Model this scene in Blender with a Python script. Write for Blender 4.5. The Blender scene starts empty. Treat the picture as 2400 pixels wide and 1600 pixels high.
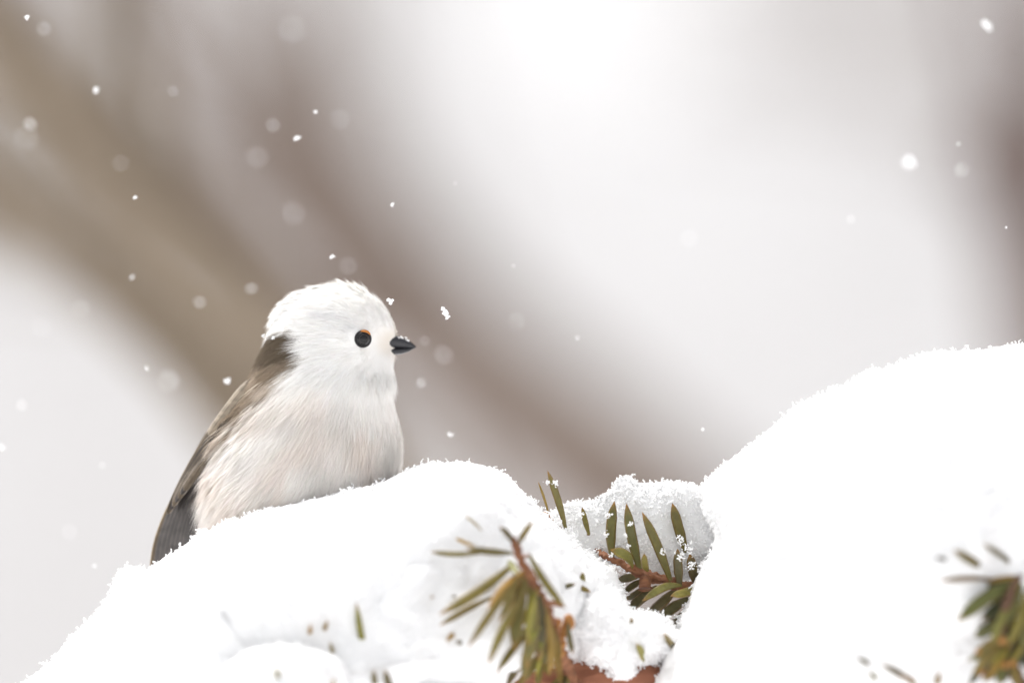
import bpy, math, random
import numpy as np
from mathutils import Vector
from mathutils.bvhtree import BVHTree

# ------------------------------------------------------------------ camera, sky, sun, exposure
sc = bpy.context.scene
COL = sc.collection
D = 10.0 / 3.0            # metres from lens to the focal plane (y = 0)
H = 1.5                   # branch height above the ground
cam_d = bpy.data.cameras.new('camera')
cam_d.lens = 500; cam_d.sensor_width = 36; cam_d.sensor_fit = 'HORIZONTAL'
cam_d.clip_start = 0.05; cam_d.clip_end = 5000
cam_d.dof.use_dof = True; cam_d.dof.focus_distance = D + 0.004
cam_d.dof.aperture_fstop = 5.6; cam_d.dof.aperture_blades = 0
cam = bpy.data.objects.new('camera', cam_d)
cam.location = (0, -D, H); cam.rotation_euler = (math.pi / 2, 0, 0)
COL.objects.link(cam); sc.camera = cam

SUN_EL, SUN_AZ = math.radians(62), math.radians(312)      # high, from the left
world = bpy.data.worlds.new('World'); sc.world = world; world.use_nodes = True
wn = world.node_tree.nodes; wl = world.node_tree.links
for n in list(wn): wn.remove(n)
sky = wn.new('ShaderNodeTexSky'); sky.sky_type = 'NISHITA'; sky.sun_disc = False
sky.sun_elevation = SUN_EL; sky.sun_rotation = SUN_AZ
sky.air_density = 1.0; sky.dust_density = 4.0; sky.ozone_density = 1.0
hs = wn.new('ShaderNodeHueSaturation'); hs.inputs['Saturation'].default_value = 0.10
bg = wn.new('ShaderNodeBackground'); bg.inputs['Strength'].default_value = 0.12
wo = wn.new('ShaderNodeOutputWorld')
wl.new(sky.outputs[0], hs.inputs['Color']); wl.new(hs.outputs[0], bg.inputs['Color']); wl.new(bg.outputs[0], wo.inputs[0])

sun_d = bpy.data.lights.new('sun', 'SUN'); sun_d.energy = 1.2; sun_d.angle = math.radians(30)
sun_d.color = (1.0, 0.97, 0.93)
sun = bpy.data.objects.new('sun', sun_d); COL.objects.link(sun)
sdir = Vector((math.sin(SUN_AZ) * math.cos(SUN_EL), math.cos(SUN_AZ) * math.cos(SUN_EL), math.sin(SUN_EL)))
sun.rotation_euler = sdir.to_track_quat('Z', 'Y').to_euler(); sun.location = (0, -2, 6)

sc.view_settings.view_transform = 'Standard'; sc.view_settings.look = 'None'
sc.view_settings.gamma = 1.0; sc.view_settings.use_curve_mapping = False
sc.view_settings.exposure = 1.2
sc.cycles.use_denoising = True
sc.cycles.max_bounces = 10; sc.cycles.diffuse_bounces = 6; sc.cycles.transmission_bounces = 6
sc.cycles.sample_clamp_indirect = 8

rng = np.random.default_rng(11)
random.seed(5)
K = 2400 / 2352.0         # outlines are read off a 2352-wide view of the frame
MM = 0.001

def W(px, py, y=0.0):
    """frame position (2352-wide view) at depth y -> world metres"""
    s = (D + y) / D * 1e-4
    return np.array([(px * K - 1200) * s, y, H + (800 - py * K) * s])

def Wa(px, py, y):
    px = np.asarray(px, float); py = np.asarray(py, float); y = np.asarray(y, float)
    s = (D + y) / D * 1e-4
    return np.stack([(px * K - 1200) * s, y + 0 * px, H + (800 - py * K) * s], -1)

# ------------------------------------------------------------------ numpy noise
_perm = np.random.default_rng(3).random((64, 64, 64)) * 2 - 1
def vnoise(p):
    i = np.floor(p).astype(int); f = p - i; f = f * f * f * (f * (f * 6 - 15) + 10)
    i &= 63; j = (i + 1) & 63
    out = 0
    for a, (ix, wx) in enumerate(((i[..., 0], 1 - f[..., 0]), (j[..., 0], f[..., 0]))):
        for (iy, wy) in ((i[..., 1], 1 - f[..., 1]), (j[..., 1], f[..., 1])):
            for (iz, wz) in ((i[..., 2], 1 - f[..., 2]), (j[..., 2], f[..., 2])):
                out = out + _perm[ix, iy, iz] * wx * wy * wz
    return out

def smooth(a, b, x):
    t = np.clip((x - a) / (b - a), 0, 1); return t * t * (3 - 2 * t)

# ------------------------------------------------------------------ materials
def new_mat(name):
    m = bpy.data.materials.new(name); m.use_nodes = True
    b = m.node_tree.nodes['Principled BSDF']
    return m, m.node_tree.nodes, m.node_tree.links, b

def snow_material():
    m, n, l, b = new_mat('fresh_snow')
    b.inputs['Base Color'].default_value = (0.80, 0.80, 0.80, 1)
    b.inputs['Roughness'].default_value = 0.75
    b.inputs['Specular IOR Level'].default_value = 0.3
    b.inputs['Subsurface Weight'].default_value = 0.35
    b.inputs['Subsurface Radius'].default_value = (1.0, 1.0, 1.0)
    b.inputs['Subsurface Scale'].default_value = 0.004
    tc = n.new('ShaderNodeTexCoord'); nz = n.new('ShaderNodeTexNoise')
    nz.inputs['Scale'].default_value = 1400; nz.inputs['Detail'].default_value = 3
    bp = n.new('ShaderNodeBump'); bp.inputs['Strength'].default_value = 0.35; bp.inputs['Distance'].default_value = 0.0003
    l.new(tc.outputs['Object'], nz.inputs['Vector']); l.new(nz.outputs['Fac'], bp.inputs['Height'])
    l.new(bp.outputs['Normal'], b.inputs['Normal'])
    return m

def crystal_material():
    m, n, l, b = new_mat('snow_crystal')
    b.inputs['Base Color'].default_value = (0.93, 0.93, 0.93, 1)
    b.inputs['Roughness'].default_value = 0.6
    b.inputs['Specular IOR Level'].default_value = 0.2
    return m

def attr_material(name, rough=0.6, translucent=0.0, spec=0.3, grain=0.0, gscale=900, bump=0.0):
    """colour from the 'tint' attribute of the mesh, plus procedural grain"""
    m, n, l, b = new_mat(name)
    a = n.new('ShaderNodeAttribute'); a.attribute_name = 'tint'
    b.inputs['Roughness'].default_value = rough; b.inputs['Specular IOR Level'].default_value = spec
    col = a.outputs['Color']
    if grain or bump:
        tc = n.new('ShaderNodeTexCoord'); nz = n.new('ShaderNodeTexNoise')
        nz.inputs['Scale'].default_value = gscale; nz.inputs['Detail'].default_value = 4
        l.new(tc.outputs['Object'], nz.inputs['Vector'])
        if grain:
            mr = n.new('ShaderNodeMapRange'); mr.inputs['To Min'].default_value = 1 - grain; mr.inputs['To Max'].default_value = 1 + grain
            l.new(nz.outputs['Fac'], mr.inputs['Value'])
            mx = n.new('ShaderNodeVectorMath'); mx.operation = 'SCALE'
            l.new(col, mx.inputs[0]); l.new(mr.outputs[0], mx.inputs['Scale']); col = mx.outputs[0]
        if bump:
            bp = n.new('ShaderNodeBump'); bp.inputs['Strength'].default_value = bump; bp.inputs['Distance'].default_value = 0.0003
            l.new(nz.outputs['Fac'], bp.inputs['Height']); l.new(bp.outputs['Normal'], b.inputs['Normal'])
    l.new(col, b.inputs['Base Color'])
    if translucent:
        t = n.new('ShaderNodeBsdfTranslucent'); l.new(col, t.inputs['Color'])
        mix = n.new('ShaderNodeMixShader'); mix.inputs[0].default_value = translucent
        l.new(b.outputs[0], mix.inputs[1]); l.new(t.outputs[0], mix.inputs[2])
        l.new(mix.outputs[0], n['Material Output'].inputs['Surface'])
    return m

def bark_material(name, c1, c2, scale, bump=0.6, dist=0.0006):
    m, n, l, b = new_mat(name)
    b.inputs['Roughness'].default_value = 0.8
    tc = n.new('ShaderNodeTexCoord'); mp = n.new('ShaderNodeMapping'); mp.inputs['Scale'].default_value = (0.35, 1, 1)
    nz = n.new('ShaderNodeTexNoise'); nz.inputs['Scale'].default_value = scale; nz.inputs['Detail'].default_value = 6
    vo = n.new('ShaderNodeTexVoronoi'); vo.inputs['Scale'].default_value = scale * 1.6
    rp = n.new('ShaderNodeValToRGB'); rp.color_ramp.elements[0].position = 0.3; rp.color_ramp.elements[1].position = 0.7
    rp.color_ramp.elements[0].color = (*c1, 1); rp.color_ramp.elements[1].color = (*c2, 1)
    bp = n.new('ShaderNodeBump'); bp.inputs['Strength'].default_value = bump; bp.inputs['Distance'].default_value = dist
    ad = n.new('ShaderNodeMath'); ad.operation = 'ADD'
    l.new(tc.outputs['Object'], mp.inputs[0]); l.new(mp.outputs[0], nz.inputs['Vector']); l.new(mp.outputs[0], vo.inputs['Vector'])
    l.new(nz.outputs['Fac'], rp.inputs[0]); l.new(rp.outputs[0], b.inputs['Base Color'])
    l.new(nz.outputs['Fac'], ad.inputs[0]); l.new(vo.outputs['Distance'], ad.inputs[1])
    l.new(ad.outputs[0], bp.inputs['Height']); l.new(bp.outputs['Normal'], b.inputs['Normal'])
    return m

def plain_material(name, col, rough=0.5, spec=0.5, coat=0.0):
    m, n, l, b = new_mat(name)
    tc = n.new('ShaderNodeTexCoord'); nz = n.new('ShaderNodeTexNoise'); nz.inputs['Scale'].default_value = 1500
    l.new(tc.outputs['Object'], nz.inputs['Vector'])
    mr = n.new('ShaderNodeMapRange'); mr.inputs['To Min'].default_value = 0.8; mr.inputs['To Max'].default_value = 1.2
    l.new(nz.outputs['Fac'], mr.inputs['Value'])
    rgb = n.new('ShaderNodeRGB'); rgb.outputs[0].default_value = (*col, 1)
    mx = n.new('ShaderNodeVectorMath'); mx.operation = 'SCALE'
    l.new(rgb.outputs[0], mx.inputs[0]); l.new(mr.outputs[0], mx.inputs['Scale']); l.new(mx.outputs[0], b.inputs['Base Color'])
    b.inputs['Roughness'].default_value = rough; b.inputs['Specular IOR Level'].default_value = spec
    b.inputs['Coat Weight'].default_value = coat; b.inputs['Coat Roughness'].default_value = 0.05
    return m

M_SNOW = snow_material(); M_CRYS = crystal_material()
M_FUR = attr_material('soft_plumage', rough=0.8, translucent=0.16, spec=0.1)
M_FEATHER = attr_material('flight_feather', rough=0.55, translucent=0.08, spec=0.25, grain=0.25, gscale=700)
M_NEEDLE = attr_material('conifer_needle', rough=0.42, translucent=0.10, spec=0.45, grain=0.35, gscale=1100, bump=0.25)
M_TWIG = bark_material('red_brown_twig', (0.13, 0.045, 0.02), (0.30, 0.13, 0.06), 600)
M_TWIG2 = bark_material('dark_twig', (0.05, 0.025, 0.015), (0.14, 0.07, 0.035), 600)
M_LIMB = bark_material('reddish_limb_bark', (0.22, 0.075, 0.04), (0.38, 0.16, 0.09), 160, 0.9, 0.0015)
M_BUD = bark_material('orange_bud', (0.25, 0.09, 0.02), (0.45, 0.22, 0.06), 700)

# ------------------------------------------------------------------ object helpers
def make(name, verts, faces, mat, parent=None, shade=True, tint=None, normals=None):
    me = bpy.data.meshes.new(name)
    verts = np.asarray(verts, np.float32)
    if isinstance(faces, np.ndarray):
        k = faces.shape[1]; nf = len(faces)
        me.vertices.add(len(verts)); me.vertices.foreach_set('co', verts.ravel())
        me.loops.add(nf * k); me.loops.foreach_set('vertex_index', faces.astype(np.int32).ravel())
        me.polygons.add(nf); me.polygons.foreach_set('loop_start', np.arange(0, nf * k, k, dtype=np.int32))
        me.update(calc_edges=True); me.validate()
    else:
        me.from_pydata([tuple(map(float, v)) for v in verts], [], faces); me.update()
    if shade: me.polygons.foreach_set('use_smooth', np.ones(len(me.polygons), bool))
    if tint is not None:
        at = me.attributes.new('tint', 'FLOAT_COLOR', 'POINT')
        c = np.ones((len(me.vertices), 4), np.float32); c[:, :3] = tint
        at.data.foreach_set('color', c.ravel())
    if normals is not None:
        me.normals_split_custom_set_from_vertices(normals.astype(float).tolist())
    me.materials.append(mat)
    o = bpy.data.objects.new(name, me); COL.objects.link(o)
    if parent is not None:
        o.parent = parent
        o.matrix_parent_inverse = parent.matrix_world.inverted() if parent.type != 'EMPTY' else parent_inv(parent)
    return o

def parent_inv(p):
    from mathutils import Matrix
    return Matrix.Translation(p.location).inverted()

def empty(name, loc, label, cat, group=None):
    o = bpy.data.objects.new(name, None); COL.objects.link(o)
    o.location = [float(v) for v in loc]; o.empty_display_size = 0.01
    tag(o, label, cat, group)
    return o

def tag(o, label=None, cat=None, group=None, kind=None):
    if label: o['label'] = label
    if cat: o['category'] = cat
    if group: o['group'] = group
    if kind: o['kind'] = kind
    return o

def grid_faces(nu, nv, wrap_u=False, wrap_v=False):
    iu = np.arange(nu if wrap_u else nu - 1); iv = np.arange(nv if wrap_v else nv - 1)
    a, b = np.meshgrid(iu, iv, indexing='ij'); a = a.ravel(); b = b.ravel()
    a2 = (a + 1) % nu; b2 = (b + 1) % nv
    return np.stack([a * nv + b, a2 * nv + b, a2 * nv + b2, a * nv + b2], -1)

def catmull(pts, n, closed=False):
    pts = np.asarray(pts, float); m = len(pts)
    seg = m if closed else m - 1
    out = []
    t = np.linspace(0, seg, n, endpoint=not closed)
    i = np.minimum(np.floor(t).astype(int), seg - 1); f = (t - i)[:, None]
    def g(k): return pts[k % m] if closed else pts[np.clip(k, 0, m - 1)]
    p0, p1, p2, p3 = g(i - 1), g(i), g(i + 1), g(i + 2)
    return 0.5 * ((2 * p1) + (p2 - p0) * f + (2 * p0 - 5 * p1 + 4 * p2 - p3) * f ** 2 + (3 * p1 - p0 - 3 * p2 + p3) * f ** 3)

def tube(path, radii, sides=10, rough=0.0, nscale=1.0, caps=True):
    path = np.asarray(path, float); n = len(path); radii = np.broadcast_to(radii, (n,))
    T = np.gradient(path, axis=0); T /= np.linalg.norm(T, axis=1, keepdims=True) + 1e-12
    ref = np.array([0.13, 0.97, 0.2]); N = np.cross(T, ref); N /= np.linalg.norm(N, axis=1, keepdims=True) + 1e-12
    B = np.cross(T, N)
    th = np.linspace(0, 2 * np.pi, sides, endpoint=False)
    r = radii[:, None] * np.ones(sides)
    v = path[:, None] + (N[:, None] * np.cos(th)[None, :, None] + B[:, None] * np.sin(th)[None, :, None]) * r[..., None]
    if rough:
        v += (v - path[:, None]) * (vnoise(v * nscale) * rough)[..., None]
    v = v.reshape(-1, 3); f = grid_faces(n, sides, wrap_v=True)
    F = [tuple(q) for q in f.tolist()]
    if caps:
        F.append(tuple(range(sides))[::-1]); F.append(tuple(range((n - 1) * sides, n * sides)))
    return v, F

def join(parts):
    V = []; F = []; o = 0
    for v, f in parts:
        V.append(np.asarray(v)); F += [tuple(i + o for i in q) for q in f]; o += len(v)
    return np.concatenate(V), F

# ------------------------------------------------------------------ snow mounds
OCT_V = np.array([[1, 0, 0], [-1, 0, 0], [0, 1, 0], [0, -1, 0], [0, 0, 1], [0, 0, -1]], float)
OCT_F = np.array([[0, 2, 4], [2, 1, 4], [1, 3, 4], [3, 0, 4], [2, 0, 5], [1, 2, 5], [3, 1, 5], [0, 3, 5]])

def rand_rot(n):
    q = rng.normal(size=(n, 4)); q /= np.linalg.norm(q, axis=1, keepdims=True)
    w, x, y, z = q.T
    return np.stack([np.stack([1 - 2 * (y * y + z * z), 2 * (x * y - z * w), 2 * (x * z + y * w)], -1),
                     np.stack([2 * (x * y + z * w), 1 - 2 * (x * x + z * z), 2 * (y * z - x * w)], -1),
                     np.stack([2 * (x * z - y * w), 2 * (y * z + x * w), 1 - 2 * (x * x + y * y)], -1)], -2)

def crystals(centers, sizes):
    """small faceted ice grains: squashed and stretched octahedra"""
    n = len(centers)
    R = rand_rot(n); S = sizes[:, None] * np.stack([rng.uniform(0.8, 1.4, n), rng.uniform(0.7, 1.1, n), rng.uniform(0.45, 0.95, n)], -1)
    v = np.einsum('nij,nkj->nki', R, OCT_V[None] * S[:, None]) + centers[:, None]
    f = OCT_F[None] + (np.arange(n) * 6)[:, None, None]
    return v.reshape(-1, 3), f.reshape(-1, 3)

def chains(pos, nrm, n_range=(2, 6), size=(0.14, 0.34), step=0.30, clump=None):
    C = []; S = []
    P = pos.copy(); k = rng.integers(n_range[0], n_range[1], len(pos))
    dirs = nrm + rng.normal(size=nrm.shape) * 0.55; dirs /= np.linalg.norm(dirs, axis=1, keepdims=True)
    s = rng.uniform(*size, len(pos)) * MM
    for i in range(n_range[1]):
        on = i < k
        C.append(P[on].copy()); S.append(s[on] * (1 - 0.08 * i))
        dirs = dirs + rng.normal(size=dirs.shape) * 0.6; dirs /= np.linalg.norm(dirs, axis=1, keepdims=True)
        P = P + dirs * (s * step / 0.25)[:, None]
    return np.concatenate(C), np.concatenate(S)

MOUNDS = {}
def snow_mound(label, outline, center, Tf, Tb, y0=0.0, nth=700, nph=200, low=2.0, pw=1.0, rim=3200, face=1600,
               rimsig=10, crys=(0.18, 0.48), lowscale=40, seed=0.0, lumps=1.0):
    out = catmull(outline, nth, closed=True)
    # resample evenly by arc length
    d = np.linalg.norm(np.diff(np.vstack([out, out[:1]]), axis=0), axis=1); s = np.concatenate([[0], np.cumsum(d)])
    t = np.linspace(0, s[-1], nth, endpoint=False); cl = np.vstack([out, out[:1]])
    out = np.stack([np.interp(t, s, cl[:, 0]), np.interp(t, s, cl[:, 1])], -1)
    u = np.linspace(-1, 1, nph); ph = np.sign(u) * np.abs(u) ** 1.25 * (math.pi / 2) * 0.997
    c = np.asarray(center, float)
    cp = np.cos(ph) ** pw; sp = np.sin(ph)
    px = c[0] + (out[:, None, 0] - c[0]) * cp[None]; py = c[1] + (out[:, None, 1] - c[1]) * cp[None]
    y = y0 - np.where(sp > 0, Tf, Tb)[None] * sp[None] * np.ones((nth, 1))
    P = Wa(px, py, y)                                     # (nth, nph, 3)
    def normals(P):
        du = np.roll(P, -1, 0) - np.roll(P, 1, 0); dv = np.gradient(P, axis=1)
        N = np.cross(du, dv); N /= np.linalg.norm(N, axis=-1, keepdims=True) + 1e-15
        return N
    N = normals(P)
    cw = Wa(c[0], c[1], y0)
    if np.mean(np.sum(N * (P - cw), -1)) < 0: N = -N
    ramp = smooth(0.05, 0.6, np.abs(ph))[None]
    q = P + seed
    disp = (vnoise(q * lowscale) * low + vnoise(q * lowscale * 2.3 + 9) * low * 0.45) * MM * ramp
    disp += (vnoise(q * 95 + 21) * 1.3 + np.abs(vnoise(q * 150 + 27)) * 1.1) * MM * ramp * lumps
    disp += vnoise(q * 170 + 3) * 0.45 * MM + vnoise(q * 420 + 5) * 0.28 * MM + vnoise(q * 1000 + 7) * 0.16 * MM + vnoise(q * 2200) * 0.10 * MM
    P = P + N * disp[..., None]
    V = P.reshape(-1, 3); F = grid_faces(nth, nph, wrap_u=True)
    base = V.mean(0); base[2] = V[:, 2].min()
    o = make('snow_mound', V, F, M_SNOW)
    tag(o, label, 'snow')
    N2 = normals(P)
    if np.mean(np.sum(N2 * N, -1)) < 0: N2 = -N2
    # frost fringe: ice grains standing on the rim, sparser over the face
    inframe = (out[:, 1] < 1590) & (out[:, 0] > -20) & (out[:, 0] < 2380)
    ids = np.nonzero(inframe)[0]
    it = rng.choice(ids, rim)
    clus = 0.16 + 0.84 * smooth(0.0, 0.5, vnoise(P[it, nph // 2] * 260 + 31))
    keep = rng.random(rim) < clus; it = it[keep]
    jp = np.clip(np.searchsorted(ph, np.radians(rng.normal(0, rimsig, len(it)))), 1, nph - 2)
    c1, s1 = chains(P[it, jp], N2[it, jp], size=crys)
    it2 = rng.integers(0, nth, face); jp2 = np.clip(np.searchsorted(ph, np.arcsin(rng.random(face))), 1, nph - 2)
    c2, s2 = chains(P[it2, jp2], N2[it2, jp2], n_range=(1, 4), size=(crys[0] * 0.8, crys[1] * 0.9))
    v, f = crystals(np.concatenate([c1, c2]), np.concatenate([s1, s2]))
    cr = make('snow_crystal_fringe', v, f, M_CRYS, parent=o, shade=False); tag(cr, kind='stuff')
    MOUNDS[label] = BVHTree.FromPolygons(V.tolist(), F.tolist())
    return o

L_OUT = [(-70, 1640), (20, 1590), (62, 1566), (112, 1524), (150, 1480), (200, 1432), (235, 1395), (253, 1365), (264, 1332), (290, 1306), (330, 1313),
         (352, 1302), (385, 1277), (424, 1254), (465, 1224), (520, 1202), (565, 1190), (620, 1170), (680, 1160), (740, 1142), (800, 1127), (860, 1114),
         (892, 1104), (922, 1086), (960, 1072), (1010, 1064), (1060, 1062), (1110, 1070), (1150, 1086), (1182, 1108), (1204, 1134), (1228, 1162), (1260, 1192),
         (1292, 1218), (1332, 1255), (1372, 1284), (1408, 1311), (1432, 1350), (1444, 1392), (1446, 1440), (1400, 1500), (1290, 1545), (1150, 1640), (900, 1800), (500, 1880), (100, 1820)]
L_LABEL = 'large white snow mound with the bird sitting behind its crest'
mL = snow_mound(L_LABEL, L_OUT, (720, 1560), 0.056, 0.046, 0.0, 950, 210, low=3.6, rim=3400, face=2000)

R_OUT = [(1490, 1600), (1502, 1545), (1530, 1502), (1556, 1462), (1566, 1420), (1586, 1374), (1600, 1332), (1618, 1298), (1640, 1262), (1645, 1220), (1620, 1160), (1612, 1118), (1650, 1082),
         (1700, 1042), (1750, 1002), (1800, 961), (1832, 932), (1880, 912), (1930, 890), (1970, 866), (2030, 846), (2090, 830), (2132, 812), (2200, 806), (2260, 804),
         (2310, 796), (2352, 791), (2450, 786), (2600, 800), (2760, 900), (2820, 1200), (2750, 1600), (2400, 1820), (1900, 1800), (1600, 1720)]
R_LABEL = 'biggest snow mound, rising beside the green sprig, twig buried in its flank'
mR = snow_mound(R_LABEL, R_OUT, (2120, 1340), 0.075, 0.05, 0.002, 850, 180, low=6.0, rim=3400, face=1600, seed=2.0)

B_OUT = [(1215, 1290), (1240, 1225), (1262, 1196), (1292, 1168), (1330, 1156), (1366, 1160), (1386, 1138), (1408, 1122), (1420, 1098), (1442, 1102), (1470, 1114), (1520, 1108), (1560, 1114),
         (1604, 1120), (1660, 1140), (1720, 1190), (1720, 1260), (1660, 1300), (1600, 1330), (1550, 1335), (1500, 1325), (1450, 1308), (1420, 1300), (1390, 1290), (1350, 1290), (1300, 1320), (1250, 1330)]
B_LABEL = 'grainy snow pad behind the upright green needles, between two mounds'
mB = snow_mound(B_LABEL, B_OUT, (1490, 1215), 0.006, 0.022, 0.0135, 700, 180, low=0.8, pw=0.75, rim=2600, face=3600, rimsig=14, lowscale=90, seed=4.0, lumps=0.3)

C_OUT = [(1270, 1440), (1330, 1360), (1400, 1350), (1446, 1405), (1486, 1404), (1512, 1418), (1545, 1444), (1572, 1466), (1560, 1500), (1520, 1512), (1488, 1521), (1466, 1527), (1452, 1554), (1422, 1559),
         (1396, 1534), (1366, 1524), (1338, 1518), (1318, 1500), (1305, 1470)]
C_LABEL = 'small snow chunk hanging over the reddish limb, under the green sprig'
mC = snow_mound(C_LABEL, C_OUT, (1430, 1460), 0.020, 0.014, -0.012, 600, 160, low=1.0, pw=0.8, rim=2400, face=2400, rimsig=14, lowscale=80, seed=6.0, lumps=0.3)

F_OUT = [(430, 1640), (480, 1560), (540, 1508), (600, 1486), (660, 1478), (720, 1490), (768, 1512), (792, 1540), (796, 1575), (770, 1620), (700, 1690), (560, 1710)]
F_LABEL = 'low rounded snow lump with brown needle tips poking out, before the mound'
mF = snow_mound(F_LABEL, F_OUT, (640, 1590), 0.022, 0.03, -0.054, 420, 120, low=3.0, pw=0.8, rim=500, face=500, lowscale=70, seed=8.0)

G_OUT = [(880, 1690), (890, 1620), (930, 1580), (985, 1556), (1030, 1566), (1090, 1572), (1120, 1620), (1130, 1690), (1000, 1740)]
G_LABEL = 'little snow pad low under the drooping needles, beside the reddish limb'
mG = snow_mound(G_LABEL, G_OUT, (1005, 1650), 0.012, 0.02, -0.036, 300, 90, low=2.0, pw=0.8, rim=300, face=300, lowscale=80, seed=10.0)

def surf(label, px, py, default=-0.03):
    """depth of a mound's front face behind a frame position"""
    a = W(px, py, -1.0); b = W(px, py, 0.0); dr = Vector(b - a).normalized()
    hit = MOUNDS[label].ray_cast(Vector(a), dr)
    return hit[0].y if hit[0] is not None else default

# ------------------------------------------------------------------ conifer branches
def needle(parent, base, tip, yb, yt, width, col=(0.105, 0.10, 0.022), tipcol=(0.33, 0.15, 0.03), bow=0.06, facing=0.0):
    """flat blade with a midrib groove, blunt base, pointed tip; base/tip in frame units"""
    A = W(base[0], base[1], yb); B = W(tip[0], tip[1], yt)
    T = B - A; Ln = np.linalg.norm(T); T /= Ln
    cdir = np.array([0, -1.0, 0.15]); N = cdir - T * np.dot(cdir, T); N /= np.linalg.norm(N)
    S = np.cross(T, N)
    N2 = N * math.cos(facing) + S * math.sin(facing); S = np.cross(T, N2); N = N2
    w = width * K * 1e-4 / 2
    n = 12; s = np.linspace(0, 1, n)
    prof = np.clip(0.45 + 1.5 * s, 0, 1) * np.where(s > 0.68, np.clip(1 - ((s - 0.68) / 0.32) ** 1.9, 0.015, 1), 1)
    sgn = random.choice((-1, 1))
    cen = A[None] + T[None] * (s * Ln)[:, None] + N[None] * (np.sin(s * math.pi) * bow * Ln)[:, None] + S[None] * (np.sin(s * math.pi) * bow * 0.6 * sgn * Ln)[:, None]
    across = np.array([-1, -0.6, -0.12, 0.12, 0.6, 1.0]); lift = np.array([-0.10, 0.12, 0.02, 0.02, 0.12, -0.10])
    across_b = across[::-1]; lift_b = -np.array([0.10, 0.22, 0.30, 0.30, 0.22, 0.10])
    ac = np.concatenate([across, across_b[1:-1]]); lf = np.concatenate([lift, lift_b[1:-1]])
    V = cen[:, None] + S[None, None] * (prof[:, None] * ac[None] * w)[..., None] + N[None, None] * (prof[:, None] * lf[None] * w)[..., None]
    F = [tuple(q) for q in grid_faces(n, len(ac), wrap_v=True).tolist()]
    k = len(ac); F += [tuple(range(k))[::-1], tuple(range((n - 1) * k, n * k))]
    col = np.array(col) * random.uniform(0.8, 1.2) * np.array([random.uniform(0.92, 1.1), 1, random.uniform(0.8, 1.2)])
    t = smooth(0.86, 1.0, s)[:, None, None]; e = (np.abs(ac) > 0.9)[None, :, None] * 0.35
    tint = np.clip(col[None, None] * (1 - t) * (1 - e) + np.array(tipcol)[None, None] * np.clip(t + e * (1 - t), 0, 1), 0, 1)
    tint = tint * (1 + 0.15 * vnoise(V * 900)[..., None])
    return make('needle', V.reshape(-1, 3), F, M_NEEDLE, parent=parent, tint=np.broadcast_to(tint, V.shape).reshape(-1, 3))

def stem(name, pts, parent, mat, rad, n=40, sides=12, rough=0.25, nscale=500):
    """pts: (frame x, frame y, depth); rad in frame units along the path"""
    P = catmull(np.array([W(a, b, c) for a, b, c in pts]), n)
    r = np.interp(np.linspace(0, 1, n), np.linspace(0, 1, len(rad)), rad) * K * 1e-4
    v, f = tube(P, r, sides, rough, nscale)
    return make(name, v, f, mat, parent=parent)

br1 = empty('conifer_tree', (0.86, 0.17, 0.0), 'conifer with reddish limb and olive needles under the snow', 'conifer')
stem('limb', [(-2600, 2650, 0.03), (-1200, 2380, 0.02), (-300, 2120, 0.01), (300, 1900, 0.0), (800, 1700, -0.008), (1150, 1618, -0.012), (1400, 1600, -0.008), (1700, 1600, 0.0), (2100, 1600, 0.01),
              (2700, 1520, 0.02), (4200, 1380, 0.05), (6500, 1100, 0.1), (9300, 800, 0.16)],
     br1, M_LIMB, [12, 60, 95, 115, 120, 110, 105, 105, 105, 110, 135, 180, 230], 170, 24, 0.22, 130)
P = catmull(np.array([(0.86, 0.17, -0.05), (0.85, 0.17, 0.9), (0.83, 0.16, 1.8), (0.82, 0.16, 3.2), (0.82, 0.16, 4.6)]), 90)
v, f = tube(P, np.interp(np.linspace(0, 1, 90), [0, 0.06, 0.5, 1], [0.15, 0.11, 0.085, 0.03]), 28, 0.14, 14); make('trunk', v, f, M_LIMB, parent=br1)

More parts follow.
